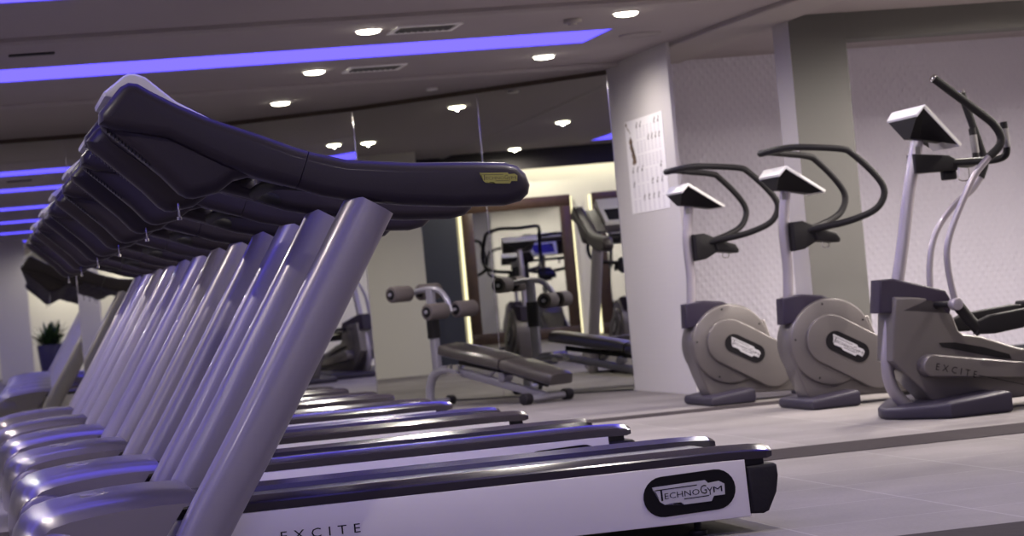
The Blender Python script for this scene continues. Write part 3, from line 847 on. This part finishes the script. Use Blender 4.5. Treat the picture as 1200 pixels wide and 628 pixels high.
# vents, detectors, speaker ----------------------------------------------------
def make_vent():
    V = empty('ceiling_vent')
    bm = bmesh.new()
    for a, b in (((-.21,-.10,-.008),(.21,-.075,.004)),((-.21,.075,-.008),(.21,.10,.004)),((-.21,-.075,-.008),(-.18,.075,.004)),((.18,-.075,-.008),(.21,.075,.004))): box(bm, a, b, .002)
    obj('frame', bm, M['vent'], V)
    bm = bmesh.new()
    for k in range(9):
        x = -.16+.04*k; put(bm, [(x-.014,-.075,-.002),(x+.010,-.075,-.007),(x+.010,.075,-.007),(x-.014,.075,-.002),(x-.014,-.075,0),(x+.010,-.075,-.005),(x+.010,.075,-.005),(x-.014,.075,0)],
            [(0,3,2,1),(4,5,6,7),(0,1,5,4),(1,2,6,5),(2,3,7,6),(3,0,4,7)])
    obj('slats', bm, M['slat'], V, 0)
    bm = bmesh.new(); box(bm, (-.18,-.075,0), (.18,.075,.003)); obj('duct', bm, M['black'], V, 0)
    V.scale = (.95,1.85,1)
    return V
v = make_vent(); v.location = (2.83,14.40,ZM-.002); tag(v, 'ceiling vent right of the upper downlight', 'vent', 'ceiling vents')
v2 = copy_tree(v); v2.location = (2.90,16.66,ZM-.002); tag(v2, 'ceiling vent below the blue light strip', 'vent', 'ceiling vents')
bm = bmesh.new(); cyl(bm, (3.75,14.45,ZM-.028), (3.75,14.45,ZM), .055, 24, 0, .008); cyl(bm, (3.75,14.45,ZM-.04), (3.75,14.45,ZM-.027), .03, 20, 0, .005)
tag(obj('smoke_detector', bm, M['ceil_far']), 'small round smoke detector on the ceiling between vent and downlight', 'smoke detector')
bm = bmesh.new(); n = 36
for r0, r1, z in ((.125,.140,-.008),):
    for k in range(n):
        a0, a1 = 2*PI*k/n, 2*PI*(k+1)/n
        put(bm, [(4.50+r*math.cos(a),15.62+r*math.sin(a),ZM+zz) for r in (r0,r1) for a in (a0,a1) for zz in (z,0)], [(0,2,6,4),(0,1,3,2),(4,6,7,5)])
cyl(bm, (4.50,15.62,ZM-.006), (4.50,15.62,ZM), .124, 36)
tag(obj('ceiling_speaker', bm, M['ceil_far'], None, 0), 'flat round ceiling speaker right of the blue strip tip', 'speaker')
bm = bmesh.new(); cyl(bm, (3.62,18.35,ZF-.02), (3.62,18.35,ZF), .045, 20, 0, .006)
tag(obj('sprinkler_cap', bm, M['vent']), 'small dark sprinkler cap on the ceiling close to the mirror trim', 'sprinkler')
bm = bmesh.new(); box(bm, (.40,14.36,ZM-.012), (.66,14.42,ZM), .004)
tag(obj('access_slot', bm, M['valance']), 'short dark slot in the ceiling above the left blue strip', 'ceiling slot')

# poster ------------------------------------------------------------------------
bm = bmesh.new()
PY0, PY1, PZ0, PZ1 = 17.48, 16.50, 1.300, 1.975
def pf(u, w, d): return (4.8590-d, PY0+(PY1-PY0)*u, PZ0+(PZ1-PZ0)*w)
flat(bm, [(0,0),(1,0),(1,1),(0,1)], pf, 0, .003, 0)
def qd(u0, w0, u1, w1, th, mi, d=.0036):
    a = Vector((u0,w0)); b = Vector((u1,w1)); t = (b-a).normalized(); n = Vector((-t.y*.7, t.x))*th
    flat(bm, [tuple(a+n), tuple(b+n), tuple(b-n), tuple(a-n)], pf, .003, d, mi)
# anatomical figure at the left
for seg in ((.02,.965,.055,.965,.020,2),(.05,.935,.10,.90,.008,2),(.10,.90,.135,.86,.006,2),(.10,.80,.155,.74,.045,2),(.12,.745,.175,.64,.050,2),(.15,.66,.20,.57,.055,2),(.20,.58,.215,.53,.040,2),(.155,.75,.215,.60,.012,3),(.135,.56,.175,.53,.025,2)):
    qd(*seg[:4], seg[4], seg[5])
for r in range(6):
    w = .90-.155*r
    for c in range(7):
        u = .32+.095*c
        if r > 2: u = .12+.125*c
        for l in range(5): qd(u-.028, w-.10+.026*l, u+.022, w-.10+.026*l, .006, 1)     # caption lines
        if (r*3+c*5) % 7 in (0,2,4,5) and r != 2:
            h = random.uniform(-.02,.02)
            qd(u-.015, w+.02, u+.015, w+.045+h, .012, 3, .004); qd(u+.012, w+.045, u+.024, w+.062, .012, 3, .004); qd(u-.018, w+.012, u+.016, w+.006, .007, 3, .004)
po = obj('poster', bm, [M['paper'], M['lilac'], M['figure'], M['mark']], None, 0)
tag(po, 'white exercise chart poster with a brown muscle figure and rows of small figures', 'poster')

# left side of the room, as the mirrors show it ----------------------------------
def framed(y0, y1, lb):
    F = empty('framed_mirror', (XL, (y0+y1)/2, .22)); h = (y1-y0)/2; H = 1.66
    bm = bmesh.new(); w = .13
    for a, b in (((.04,-h,0),(.085,h,w)),((.04,-h,H-w),(.085,h,H)),((.04,-h,w),(.085,-h+w,H-w)),((.04,h-w,w),(.085,h,H-w))): box(bm, a, b, .006)
    obj('frame', bm, M['wood'], F, 30)
    bm = bmesh.new(); box(bm, (.045,-h+w-.004,w-.004), (.062,h-w+.004,H-w+.004)); obj('glass', bm, M['mirror2'], F, 0)
    bm = bmesh.new()
    for s in (-1, 1): box(bm, (.003,s*(h+.012)-.012,.02), (.035,s*(h+.012)+.012,H-.02), .003)
    obj('led_strip', bm, M['led'], F, 0)
    return tag(F, lb, 'mirror', 'wood framed wall mirrors')
framed(16.06, 17.35, 'tall wood framed mirror seen in reflection behind the abdominal bench')
framed(14.55, 15.80, 'tall wood framed mirror seen in reflection beside the poster wall edge')
add('trim_42', lambda b: box(b, (-5.12,10.0,2.20), (-5.06,18.10,2.62)), M['valance'])
bm = bmesh.new(); box(bm, (-5.24,10.1,2.27), (-5.16,16.9,2.30), .004)
tag(obj('cove_light', bm, M['cove'], None, 0), 'warm cove light behind the dark valance on the far reflected wall', 'light')
# far end behind the camera, seen in the left mirror panels
add('pillar', lambda b: box(b, (-.16,-3.6,0), (.40,-3.1,2.62), .004), M['wall'])
def make_plant(x, y, lb):
    P = empty('potted_plant', (x,y,0))
    bm = bmesh.new(); prof = [(.17,0),(.20,.03),(.25,.55),(.255,.60),(.225,.60),(.215,.56)]; n = 24; rings = []
    for r, z in prof: rings.append([bm.verts.new((r*math.cos(2*PI*k/n), r*math.sin(2*PI*k/n), z)) for k in range(n)])
    for a, b in zip(rings, rings[1:]):
        for k in range(n): bm.faces.new((a[k], a[(k+1) % n], b[(k+1) % n], b[k]))
    bm.faces.new(rings[0][::-1]); obj('planter', bm, M['pot'], P, 40)
    bm = bmesh.new(); cyl(bm, (0,0,.50), (0,0,.565), .214, 24); obj('soil', bm, M['soil'], P)
    bm = bmesh.new(); rnd = random.Random(3)
    for k in range(110):
        a = rnd.uniform(0, 2*PI); el_ = rnd.uniform(.35, 1.45); L_ = rnd.uniform(.35, .75)
        d = Vector((math.cos(a)*math.cos(el_), math.sin(a)*math.cos(el_), math.sin(el_)))
        base = Vector((rnd.uniform(-.1,.1), rnd.uniform(-.1,.1), .55)); s = d.cross(Vector((0,0,1))).normalized()
        p = [base+d*L_*t+Vector((0,0,-.30*t*t*L_)) for t in (0,.35,.7,1)]
        w = (.006,.035,.030,.002)
        vs = [bm.verts.new(p[i]+s*w[i]*q) for i in range(4) for q in (-1,1)]
        for i in range(3): bm.faces.new((vs[2*i], vs[2*i+1], vs[2*i+3], vs[2*i+2]))
    obj('foliage', bm, M['leaf'], P, 0)
    return tag(P, lb, 'plant', 'plants reflected at the far left')
make_plant(.72, -4.6, 'green plant in an indigo pot reflected at far left beside the pale pillar')
make_plant(1.65, -4.7, 'green plant in an indigo pot reflected at far left, second from the pale pillar')

# ------------------------------------------------------------------ camera
F_PX = 2900.0
roll = math.atan(.0905); yaw = math.radians(12.632); pitch = math.radians(.504)
F0 = Vector((math.sin(yaw), math.cos(yaw), 0)); R0 = Vector((math.cos(yaw), -math.sin(yaw), 0)); Z = Vector((0,0,1))
Fw = F0*math.cos(pitch)+Z*math.sin(pitch); U0 = -F0*math.sin(pitch)+Z*math.cos(pitch)
Xc = R0*math.cos(roll)-U0*math.sin(roll); Yc = R0*math.sin(roll)+U0*math.cos(roll)
cam = bpy.data.cameras.new('camera'); co = link(bpy.data.objects.new('camera', cam))
mw = Matrix.Identity(4)
for i in range(3): mw[i][0] = Xc[i]; mw[i][1] = Yc[i]; mw[i][2] = -Fw[i]
mw.translation = Vector((0,0,.83)); co.matrix_world = mw
cam.sensor_width = 36; cam.lens = F_PX/1200*36
cam.clip_start = .05; cam.clip_end = 200
cam.dof.use_dof = True; cam.dof.focus_distance = 7.9; cam.dof.aperture_fstop = 6.5
scn.camera = co

w = bpy.data.worlds.new('world'); scn.world = w; w.use_nodes = True
w.node_tree.nodes['Background'].inputs[0].default_value = (.02,.02,.025,1)
w.node_tree.nodes['Background'].inputs[1].default_value = .2
scn.cycles.caustics_reflective = False; scn.cycles.caustics_refractive = False
scn.cycles.max_bounces = 10; scn.cycles.sample_clamp_indirect = 6
vs = scn.view_settings
vs.view_transform = 'Standard'; vs.look = 'None'; vs.exposure = 0.24; vs.gamma = 1.0
vs.use_curve_mapping = False
